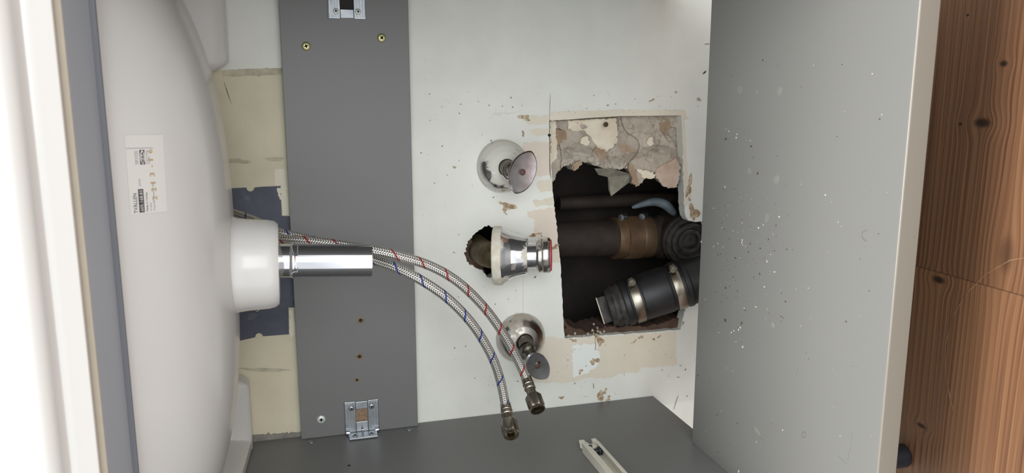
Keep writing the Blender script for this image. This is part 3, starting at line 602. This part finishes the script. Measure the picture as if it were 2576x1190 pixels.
# ------------------------------------------------------------------ stop valves
def valve(label, c_uv, stem_uv, h_uv, hy, nrm, long_dir, hl, hw, mt, nub):
    c = onY(*c_uv, -.0002); root = thing('stop_valve', c, label, 'valve', 'stop valves on the wall')
    mk('rosette', lathe(rounded([(.0345, .0), (.0345, .002), (.0325, .008), (.0275, .0150), (.0205, .0200), (.0135, .0222), (.0110, .0222), (.0110, .005)], .001), c, (0, -1, 0), 72, wob=lambda t, i: 1 + .006 * math.sin(3 * t)), MT[mt], root, True)
    h = onY(*h_uv, hy); n = Vector(nrm).normalized(); base = c + Vector((0, -.010, 0)); st = onY(*stem_uv, hy * .62)
    mk('neck', tube([base, c + Vector((0, -.026, 0)), st], lambda t: .0104, 28), MT['dullmetal'], root, True)
    ax = (h - st).normalized()
    mk('spindle', lathe(rounded([(0, -.002), (.0100, -.002), (.0100, .004), (.0080, .006), (.0080, (h - st).length * .72), (.0055, (h - st).length)], .0006), st, ax, 32), MT['dullmetal'], root, True)
    if nub: q = onY(nub[0], nub[1], -.034); mk('side_nozzle', lathe(rounded([(.0026, .009), (.0046, .009), (.0046, 0), (0, 0)], .0005), q, Vector(nub[2]), 24), MT['chrome'], root, True)
    # oval, slightly dished handle plate
    A = Vector(long_dir); A = (A - n * A.dot(n)).normalized(); B = n.cross(A); seg = 56; V, Fc = [], []
    rings = [(0, -.003), (.6, -.0026), (1, -.0012), (1.02, .0006), (.95, .0020), (.6, .0010), (0, .0004)]
    for (s, z) in rings:
        for k in range(seg):
            t = 2 * math.pi * k / seg; e = abs(math.cos(t)); x = math.copysign(abs(math.cos(t)) ** .92, math.cos(t)); y = math.copysign(abs(math.sin(t)) ** 1.35, math.sin(t))
            V.append(h + A * x * hl * max(s, 1e-4) + B * y * hw * max(s, 1e-4) + n * (z + .002 * (x * s) ** 2))
    for i in range(len(rings) - 1):
        for k in range(seg): k2 = (k + 1) % seg; Fc.append((i * seg + k, i * seg + k2, (i + 1) * seg + k2, (i + 1) * seg + k))
    hd = mk('handle', (V, Fc), MT['handle1' if mt == 'chromeworn' else 'handle2'], root, True)
    mk('handle_screw', lathe(rounded([(0, .0022), (.003, .0020), (.0040, .0008), (.0040, 0)], .0004), h + n * .0004, n, 22), MT['rustscrew'], hd, True)
    return root
valve('chrome stop valve with paint-splashed rosette, right of the drain outlet beside the broken opening', (1264, 418), (1284, 428), (1314, 433), -.060, (.02, -.965, -.13), (.92, .0, -.40), .0275, .0175, 'chromeworn', (1268, 437, (-.5, -.6, -.5)))
valve('grey stained stop valve partly behind the hose with red threads', (1309, 849), (1326, 876), (1352, 920), -.060, (-.12, -.93, -.25), (-.74, .1, -.62), .0250, .0145, 'chromeworn2', None)

# ------------------------------------------------------------------ chrome waste outlet pulled out of the wall
q0, q1 = onY(1243, 643, -.032), onY(1386, 642, -.057); dv = q1 - q0; Lw = dv.length
wo = thing('waste_outlet', onY(1210, 635, 0), 'chrome waste outlet with paint-crusted bell flange sagging from the ragged wall hole', 'drain fitting')
mk('bell_flange', lathe(rounded([(.0330, .003), (.0345, 0), (.0368, .0), (.0372, .006), (.0362, .011), (.0325, .0165), (.0290, .023), (.0268, .030), (.0252, .037), (.0240, .043), (.0228, .0436), (.0178, .0405)], .001), q0, dv, 80, wob=lambda t, i: 1 + .008 * math.sin(4 * t + 1)),
   mat('paint_crusted_chrome', srgb(212, 212, 216), .08, 1, bump=.1, bscale=60, mask=(srgb(206, 200, 184), .7, 0, 17, .47, .53)), wo, True)
mk('rim_paint', lathe([(.0362, -.0006), (.0374, .0004), (.0379, .0060), (.0369, .0110), (.0355, .0108)], q0, dv, 80, wob=lambda t, i: 1 + (.012 * math.sin(5 * t) + .010 * math.sin(11 * t + 1)) * (i > 2)), MT['rimpaint'], wo, True)
mk('tube', lathe(rounded([(.0150, .008), (.0164, .008), (.0164, Lw - .010), (.0150, Lw - .010)], .0004), q0, dv, 56), MT['chrome'], wo, True)
nut = mk('slip_nut', lathe(rounded([(.0166, Lw - .0185), (.0205, Lw - .0180), (.0222, Lw - .0155), (.0222, Lw - .0115), (.0216, Lw - .0105), (.0228, Lw - .0095), (.0228, Lw - .0035), (.0215, Lw - .001), (.0180, Lw)], .0005), q0, dv, 64, wob=lambda t, i: 1 + (.012 * math.cos(12 * t) if i > 8 else 0)), MT['chromeworn2'], wo, True)
mk('red_gasket', lathe(rounded([(.0150, Lw - .004), (.0200, Lw - .001), (.0200, Lw + .0009), (.0150, Lw + .0009)], .0004), q0, dv, 40), MT['red'], wo, True)
pb = [q0 + dv.normalized() * .004, q0 - dv.normalized() * .004 + Vector((0, .004, 0)), q0 - dv.normalized() * .008 + Vector((0, .022, 0)), q0 - dv.normalized() * .009 + Vector((0, .06, 0)), q0 - dv.normalized() * .009 + Vector((0, .12, 0))]
mk('brass_pipe', tube(spline(pb, 8), .0168, 32), MT['brass'], wo, True)

# ------------------------------------------------------------------ broken plaster, hanging scrap
def inside(poly, x, y):
    c = False; j = len(poly) - 1
    for i in range(len(poly)):
        (xi, yi), (xj, yj) = poly[i], poly[j]
        if (yi > y) != (yj > y) and x < (xj - xi) * (y - yi) / (yj - yi) + xi: c = not c
        j = i
    return c
PL = [(1380, 299), (1470, 295), (1550, 289), (1640, 288), (1718, 287), (1722, 360), (1716, 400), (1706, 472), (1684, 473), (1668, 462), (1652, 446), (1640, 440), (1622, 450), (1608, 470), (1598, 460), (1588, 432), (1572, 424), (1545, 430), (1520, 424), (1490, 414), (1466, 408), (1456, 424), (1442, 430), (1436, 412), (1420, 418), (1404, 432), (1396, 452), (1389, 472), (1380, 400)]
def plaster():
    o = thing('broken_plaster', onY(1550, 360, .02), 'rough broken plaster crust filling the top of the wall opening', 'plaster')
    P2 = rough_edge(PL, 6, 1.6, 12); st = 1.7; bm = bmesh.new(); grid = {}
    for i in range(int(350 / st)):
        for j in range(int(200 / st)):
            u, v = 1376 + i * st, 284 + j * st
            if inside(P2, u, v):
                n1 = noise.fractal(Vector((u, v, 3)) * .018, .9, 2.1, 5); n2 = noise.fractal(Vector((u, v, 9)) * .07, .8, 2.2, 4)
                n3 = noise.noise(Vector((u, v, 5)) * .012); rg = 1 - abs(noise.noise(Vector((u * .9, v * 1.6, 7)) * .016)) * 2
                low = max(0, min(1, (v - 372 - 30 * n3) / 30)); wallside = max(0, min(1, (1450 - u) / 60))
                y = .014 - .013 * low * (1 - .3 * wallside) + .006 * n3 + .0022 * n1 + .0012 * n2 - .004 * max(0, rg - .6) + .004 * (n3 > .12)
                y = max(y, -.004 if 1395 < u < 1700 and v > 310 else .004); grid[i, j] = bm.verts.new(onY(u, v, y))
    for (i, j), a in grid.items():
        k = [(i, j), (i + 1, j), (i + 1, j + 1), (i, j + 1)]
        if all(q in grid for q in k): bm.faces.new([grid[q] for q in k])
    bm.verts.ensure_lookup_table()
    for v in [v for v in bm.verts if not v.link_faces]: bm.verts.remove(v)
    r = bmesh.ops.extrude_face_region(bm, geom=bm.faces[:]); vs = [g for g in r['geom'] if isinstance(g, bmesh.types.BMVert)]
    for v in vs: v.co.y = max(v.co.y + .014, .022)
    bm.verts.index_update(); V = [v.co.copy() for v in bm.verts]; Fc = [[v.index for v in f.verts] for f in bm.faces]; bm.free()
    crust = mk('crust', (V, Fc), MT['plaster'], o, True)
    bv2 = BVHTree.FromPolygons(V, Fc)
    def lay(name, pts, mt, off=.0012):
        S = []
        for u, v in pts:
            h = bv2.ray_cast(CAM, ray(u, v).normalized())[0]; h = h or onY(u, v, .008); S.append(h.y)
        y = sorted(S)[len(S) // 6] - off; mk(name, prism([onY(u, v, y) for u, v in pts], (0, 1, 0), .003), MT[mt], o)
    lay('painted_fragment', rough_edge([(1428, 304), (1490, 300), (1550, 297), (1554, 330), (1552, 360), (1538, 372), (1524, 382), (1506, 376), (1496, 362), (1484, 342), (1466, 326), (1450, 330), (1430, 325)], 5, 1.3, 5), 'plasterpaint')
    lay('painted_fragment', rough_edge([(1384, 306), (1400, 304), (1398, 330), (1402, 380), (1398, 410), (1386, 415)], 5, 1.2, 6), 'plasterpaint')
    for i, (u, v, a, b) in enumerate([(1472, 355, 13, 10), (1636, 356, 9, 10), (1610, 430, 8, 5)]): lay('plaster_lump', blob(u, v, a, b, 150 + i), 'plasterpaint', .002)
    lay('plaster_flake', rough_edge([(1612, 432), (1624, 428), (1650, 437), (1646, 448), (1630, 450), (1614, 446)], 4, 1.6, 15), 'plasterpaint', .003)
    lay('plaster_flake', rough_edge([(1652, 424), (1700, 398), (1712, 420), (1708, 450), (1700, 472), (1682, 474), (1664, 462), (1650, 448)], 5, 1.6, 16), 'pinkplaster', .003)
    lay('plaster_flake', rough_edge([(1582, 410), (1592, 416), (1604, 446), (1608, 462), (1600, 470), (1590, 452), (1582, 430)], 5, 1.4, 17), 'tanplaster', .002)
    lay('plaster_flake', rough_edge([(1442, 410), (1462, 404), (1456, 422), (1444, 430)], 4, 1.2, 18), 'tanplaster', .002)
    lay('plaster_flake', rough_edge([(1500, 372), (1530, 384), (1522, 396), (1508, 410), (1504, 392), (1492, 378)], 5, 1.4, 19), 'tanplaster', .001)
    lay('stained_patch', rough_edge([(1386, 330), (1420, 326), (1426, 345), (1410, 362), (1396, 380), (1388, 362)], 5, 2, 20), 'tanplaster', .0006)
    lay('stained_patch', rough_edge([(1655, 296), (1684, 298), (1686, 326), (1672, 340), (1660, 322)], 5, 2, 21), 'tanplaster', .0006)
    mk('screw', lathe(rounded([(0, .003), (.003, .002), (.0035, 0)], .0004), onY(1524, 313, .0005), (0, -1, 0), 16), MT['brownboard'], o, True)
plaster()
sc = [onY(1496, 424, .012), onY(1540, 424, .006), onY(1588, 438, .006), onY(1584, 458, .012), onY(1556, 480, .014), onY(1538, 494, .012), onY(1532, 478, .018), onY(1530, 446, .022), onY(1506, 440, .022)]
o = mk('cloth_scrap', prism(sc, (0.05, 1, .1), .002), MT['insul'], loc=onY(1545, 425, .01), bevel=.0006); tag(o, 'dusty grey triangular scrap hanging below the broken plaster', 'scrap')
fm = [onY(1590, 522, .06), onY(1640, 508, .05), onY(1672, 514, .045), onY(1690, 530, .045), onY(1698, 540, .05)]
o = mk('plastic_scrap', tube(spline(fm, 6), lambda t: .002 + .005 * math.sin(math.pi * t) ** .7, 12), MT['bluegrey'], loc=onY(1640, 510, .05), smooth=True); tag(o, 'blue-grey plastic scrap above the brown soil pipe in the opening', 'scrap')

# ------------------------------------------------------------------ pipes in the recess
def clamp(parent, c, d, r, w, mt, scr_dir, name='hose_clamp'):
    cl = mk(name, lathe(rounded([(r, -w), (r + .0012, -w), (r + .0012, w), (r, w)], .0004), c, d, 64, closed=True), MT[mt], parent, True)
    a, b, n = frame(d); s = Vector(scr_dir); s = (s - n * s.dot(n)).normalized(); t = n.cross(s); p = Vector(c) + s * (r + .0045)
    mk('screw_housing', join(obox(p - s * .0028, (t, n, s), (.009, w * .95, .0010)), obox(p + t * .001 + s * .0005, (t, n, s), (.0065, .0050, .0030))), MT[mt], cl, bevel=.0006)
    mk('clamp_screw', lathe(rounded([(0, -.003), (.0050, -.003), (.0058, 0), (.0054, .005), (.002, .0055), (0, .0055)], .0004), p + t * .009 + s * .003, t, 6), MT['clampscrew'], cl)
    return cl
A0, A1 = onY(1395, 604, .085), onY(1745, 592, .085); dA = (A1 - A0).normalized(); LA = (A1 - A0).length
pos = lambda u: (onY(u, 598, .085) - A0).dot(dA)
soil = thing('soil_pipe', A1, 'brown cast-iron soil pipe with bronze banded coupling inside the wall opening', 'pipe')
mk('pipe', lathe([(0, -.04), (.0270, -.04), (.0270, pos(1545)), (0, pos(1545))], A0, dA, 48), MT['iron'], soil, True)
ub = mk('coupling_sleeve', lathe(rounded([(.027, pos(1540)), (.0318, pos(1541)), (.0318, pos(1564)), (.0308, pos(1566)), (.0308, pos(1603)), (.0318, pos(1605)), (.0318, pos(1632)), (.027, pos(1634))], .0006), A0, dA, 64), MT['bronze'], soil, True)
pr = []
for k in range(72):
    a, b, n = frame(dA); t = 6.2832 * k / 72; rd = a * math.cos(t) + b * math.sin(t); pr.append(obox(A0 + dA * (pos(1566) + pos(1603)) / 2 + rd * .0314, (n, n.cross(rd), rd), ((pos(1603) - pos(1566)) / 2, .0006, .0006)))
mk('ribbing', join(*pr), MT['bronze'], ub)
for u in (1552, 1604):
    clc = A0 + dA * pos(u + 8); p = clc + Vector((.033, -.008, 0)); mk('clamp_screw', lathe(rounded([(0, -.007), (.005, -.007), (.0055, 0), (.005, .007), (0, .007)], .0005), p, (0, -.6, .8), 16), MT['zinc'], ub, True)
mk('tee', join(lathe(rounded([(0, pos(1634)), (.0300, pos(1634)), (.0300, pos(1648)), (.0340, pos(1652)), (.0350, pos(1690)), (.0350, LA + .08), (0, LA + .08)], .002), A0, dA, 56)), MT['iron'], soil, True)
bc = onY(1736, 606, .032); bd = Vector((-.15, -1, .10)).normalized(); be = bc - bd * .06
mk('branch', lathe(rounded([(0, 0), (.0365, 0), (.0365, .045), (.0405, .047), (.0405, .056), (.036, .058)], .001), be, bd, 56), MT['iron'], soil, True)
mk('ribbed_seal', lathe([(.036, .054), (.0385, .060), (.037, .064), (.033, .064), (.032, .058), (.029, .0585), (.028, .063), (.024, .063), (.023, .056), (.019, .057), (.018, .061), (.013, .061), (.012, .052), (0, .052)], be, bd, 64), MT['rubberdusty'], soil, True)
# horizontal dark pipe high in the recess
o = mk('copper_pipe', tube([onY(1405, 512, .13), onY(1500, 507, .13), onY(1660, 500, .13), onY(1760, 498, .13)], .0105, 24), MT['iron'], loc=onY(1500, 507, .13), smooth=True); tag(o, 'thin dark pipe running behind the brown soil pipe in the opening', 'pipe')
# capped black rubber coupling
K0, K1 = onY(1552, 768, .012), onY(1745, 706, -.014); dK = (K1 - K0).normalized(); LK = (K1 - K0).length
kp = lambda u: (onY(u, 768 - (u - 1552) * .321, .012 - .026 * (u - 1552) / 193) - K0).dot(dK)
cap = thing('capped_coupling', K1, 'black rubber pipe coupling with two steel clamps and a plugged end at the opening corner', 'pipe coupling')
R = .0322
mk('rubber_sleeve', lathe(rounded([(0, kp(1566)), (R, kp(1566)), (R + .0012, kp(1569)), (R + .0012, kp(1580)), (R, kp(1582)), (R, kp(1612)), (R + .001, kp(1614)), (R + .001, kp(1680)), (R, kp(1682)), (R, kp(1716)), (R + .0015, kp(1718)), (R + .0015, kp(1728)), (R, kp(1730)), (R - .001, LK + .02), (0, LK + .02)], .0006), K0, dK, 64), MT['rubber'], cap, True)
clamp(cap, K0 + dK * (kp(1597)), dK, R + .0004, .0062, 'steelband', (.95, -.35, .1)); clamp(cap, K0 + dK * (kp(1699)), dK, R + .0004, .0062, 'steelband', (.95, -.35, .1))
pg = mk('end_plug', lathe(rounded([(0, kp(1530)), (.0265, kp(1530)), (.0278, kp(1540)), (.0296, kp(1543)), (.0304, kp(1550)), (.0288, kp(1553)), (.0310, kp(1558)), (.0310, kp(1567)), (0, kp(1567))], .0006), K0, dK, 56), MT['rubberdusty'], cap, True)
a, b, n = frame(dK); gb = onY(1520, 782, .0) ; gl = (onY(1536, 808, -.006) - onY(1512, 760, .0)); t = (gl - n * gl.dot(n)).normalized(); s2 = n.cross(t)
g0 = K0 + dK * kp(1522)
mk('grip_bar', obox(g0, (t, s2, n), (.0195, .0042, .0068)), MT['rubberdusty'], pg, bevel=.0008)
mk('grip_edge', obox(g0 - n * .0074, (t, s2, n), (.0195, .0040, .0007)), MT['plasterpaint'], pg, bevel=.0003)
# crumbled board and mortar along the lower lip of the opening
lip = [onY(u, v, .010) for u, v in rough_edge([(1418, 800), (1440, 824), (1480, 836), (1510, 826), (1560, 822), (1640, 818), (1716, 800), (1716, 832), (1540, 846), (1420, 854)], 6, 2.5, 9)]
o = mk('broken_board', prism(lip, (0, 1, 0), .05), MT['brownboard'], loc=onY(1560, 838, .02)); tag(o, 'brown broken board along the left edge inside the wall opening', 'board')
V, Fc = [], []; rnd = random.Random(3)
for i in range(46):
    u, v = rnd.choice([(rnd.uniform(1425, 1520), rnd.uniform(838, 850)), (rnd.gauss(1505, 10), rnd.gauss(838, 10)), (rnd.gauss(1715, 4), rnd.uniform(775, 828)), (rnd.gauss(1730, 4), rnd.uniform(470, 548))])
    r = rnd.uniform(.0007, .0021); bm = bmesh.new(); bmesh.ops.create_icosphere(bm, subdivisions=2, radius=r); c = onY(u, v, rnd.uniform(-.001, .006))
    V, Fc = join((V, Fc), ([c + v2.co * (1 + .9 * noise.noise(v2.co * 700 + Vector((i, 0, 0)))) for v2 in bm.verts], [[q.index for q in f.verts] for f in bm.faces])); bm.free()
o = mk('mortar_crumbs', (V, Fc), MT['plaster'], loc=onY(1505, 845, 0), kind='stuff'); tag(o, 'crumbs of mortar stuck around the edge of the wall opening', 'mortar crumbs')

# ------------------------------------------------------------------ debris on the bottom panel
def crumbs(name, mt, label, cat, n, sd, smax, spots):
    rnd = random.Random(sd); V, Fc = [], []
    lst = [(u, v, s) for u, v, s in [(a, b, c * .62) for a, b, c in spots]]
    while len(lst) < n:
        u, v = (rnd.gauss(1860, 70), rnd.gauss(640, 170)) if rnd.random() < .78 else (rnd.uniform(1790, 2260), rnd.uniform(150, 1120))
        lo = 1790 - .046 * v
        if lo + 5 < u < 2290 - .09 * v: lst.append((u, v, min(smax, .00022 + rnd.expovariate(1 / .00018))))
    for i, (u, v, s) in enumerate(lst):
        bm = bmesh.new(); bmesh.ops.create_icosphere(bm, subdivisions=1, radius=s); c = onZ(u, v, s * .5); sx, sy = rnd.uniform(.6, 2.2), rnd.uniform(.6, 1.3); ro = Matrix.Rotation(rnd.uniform(0, 3.1), 3, 'Z')
        V, Fc = join((V, Fc), ([c + ro @ Vector((p.co.x * sx, p.co.y * sy, p.co.z * .5)) * (1 + rnd.uniform(-.25, .25)) for p in bm.verts], [[q.index for q in f.verts] for f in bm.faces])); bm.free()
    o = mk(name, (V, Fc), MT[mt], loc=onZ(1860, 640, 0), kind='stuff'); tag(o, label, cat)
crumbs('plaster_flakes', 'flake', 'tiny white plaster flakes scattered over the grey cabinet bottom', 'flakes', 130, 5, .0013,
       [(1866, 610, .0018), (1867, 604, .0014), (1868, 617, .0013), (1908, 573, .0016), (1929, 657, .0014), (1840, 836, .0022), (1846, 832, .0015), (1858, 829, .0022), (1862, 824, .0015), (1868, 873, .0016), (1833, 330, .0016), (1852, 346, .0016), (1826, 325, .0014), (1948, 684, .0012), (1858, 1186, .002), (1764, 608, .0016), (1795, 620, .0013)])
crumbs('dirt_crumbs', 'dirt', 'tiny dark dirt crumbs scattered over the grey cabinet bottom', 'dirt crumbs', 180, 6, .0012, [(1864, 816, .0015), (1866, 812, .0013), (1911, 689, .0013), (2128, 809, .0013), (2186, 732, .0012), (1825, 724, .0014), (1952, 567, .0013), (2300, 597, .001)])
for i, pts in enumerate([[(2182, 578), (2170, 584), (2168, 594), (2174, 604), (2180, 606)], [(2017, 1092), (2020, 1086), (2026, 1090), (2026, 1100), (2020, 1100), (2017, 1092)], [(2015, 270), (2016, 268)]][:2]):
    o = mk('hair', tube(spline([onZ(u, v, .0004) for u, v in pts], 6), .00022, 6), MT['hair'], loc=onZ(*pts[0], .0004)); tag(o, ['thin curled hair lying near the front of the cabinet bottom', 'tiny ring-shaped hair lying on the cabinet bottom near the side panel'][i], 'hair', 'stray hairs on the cabinet bottom')
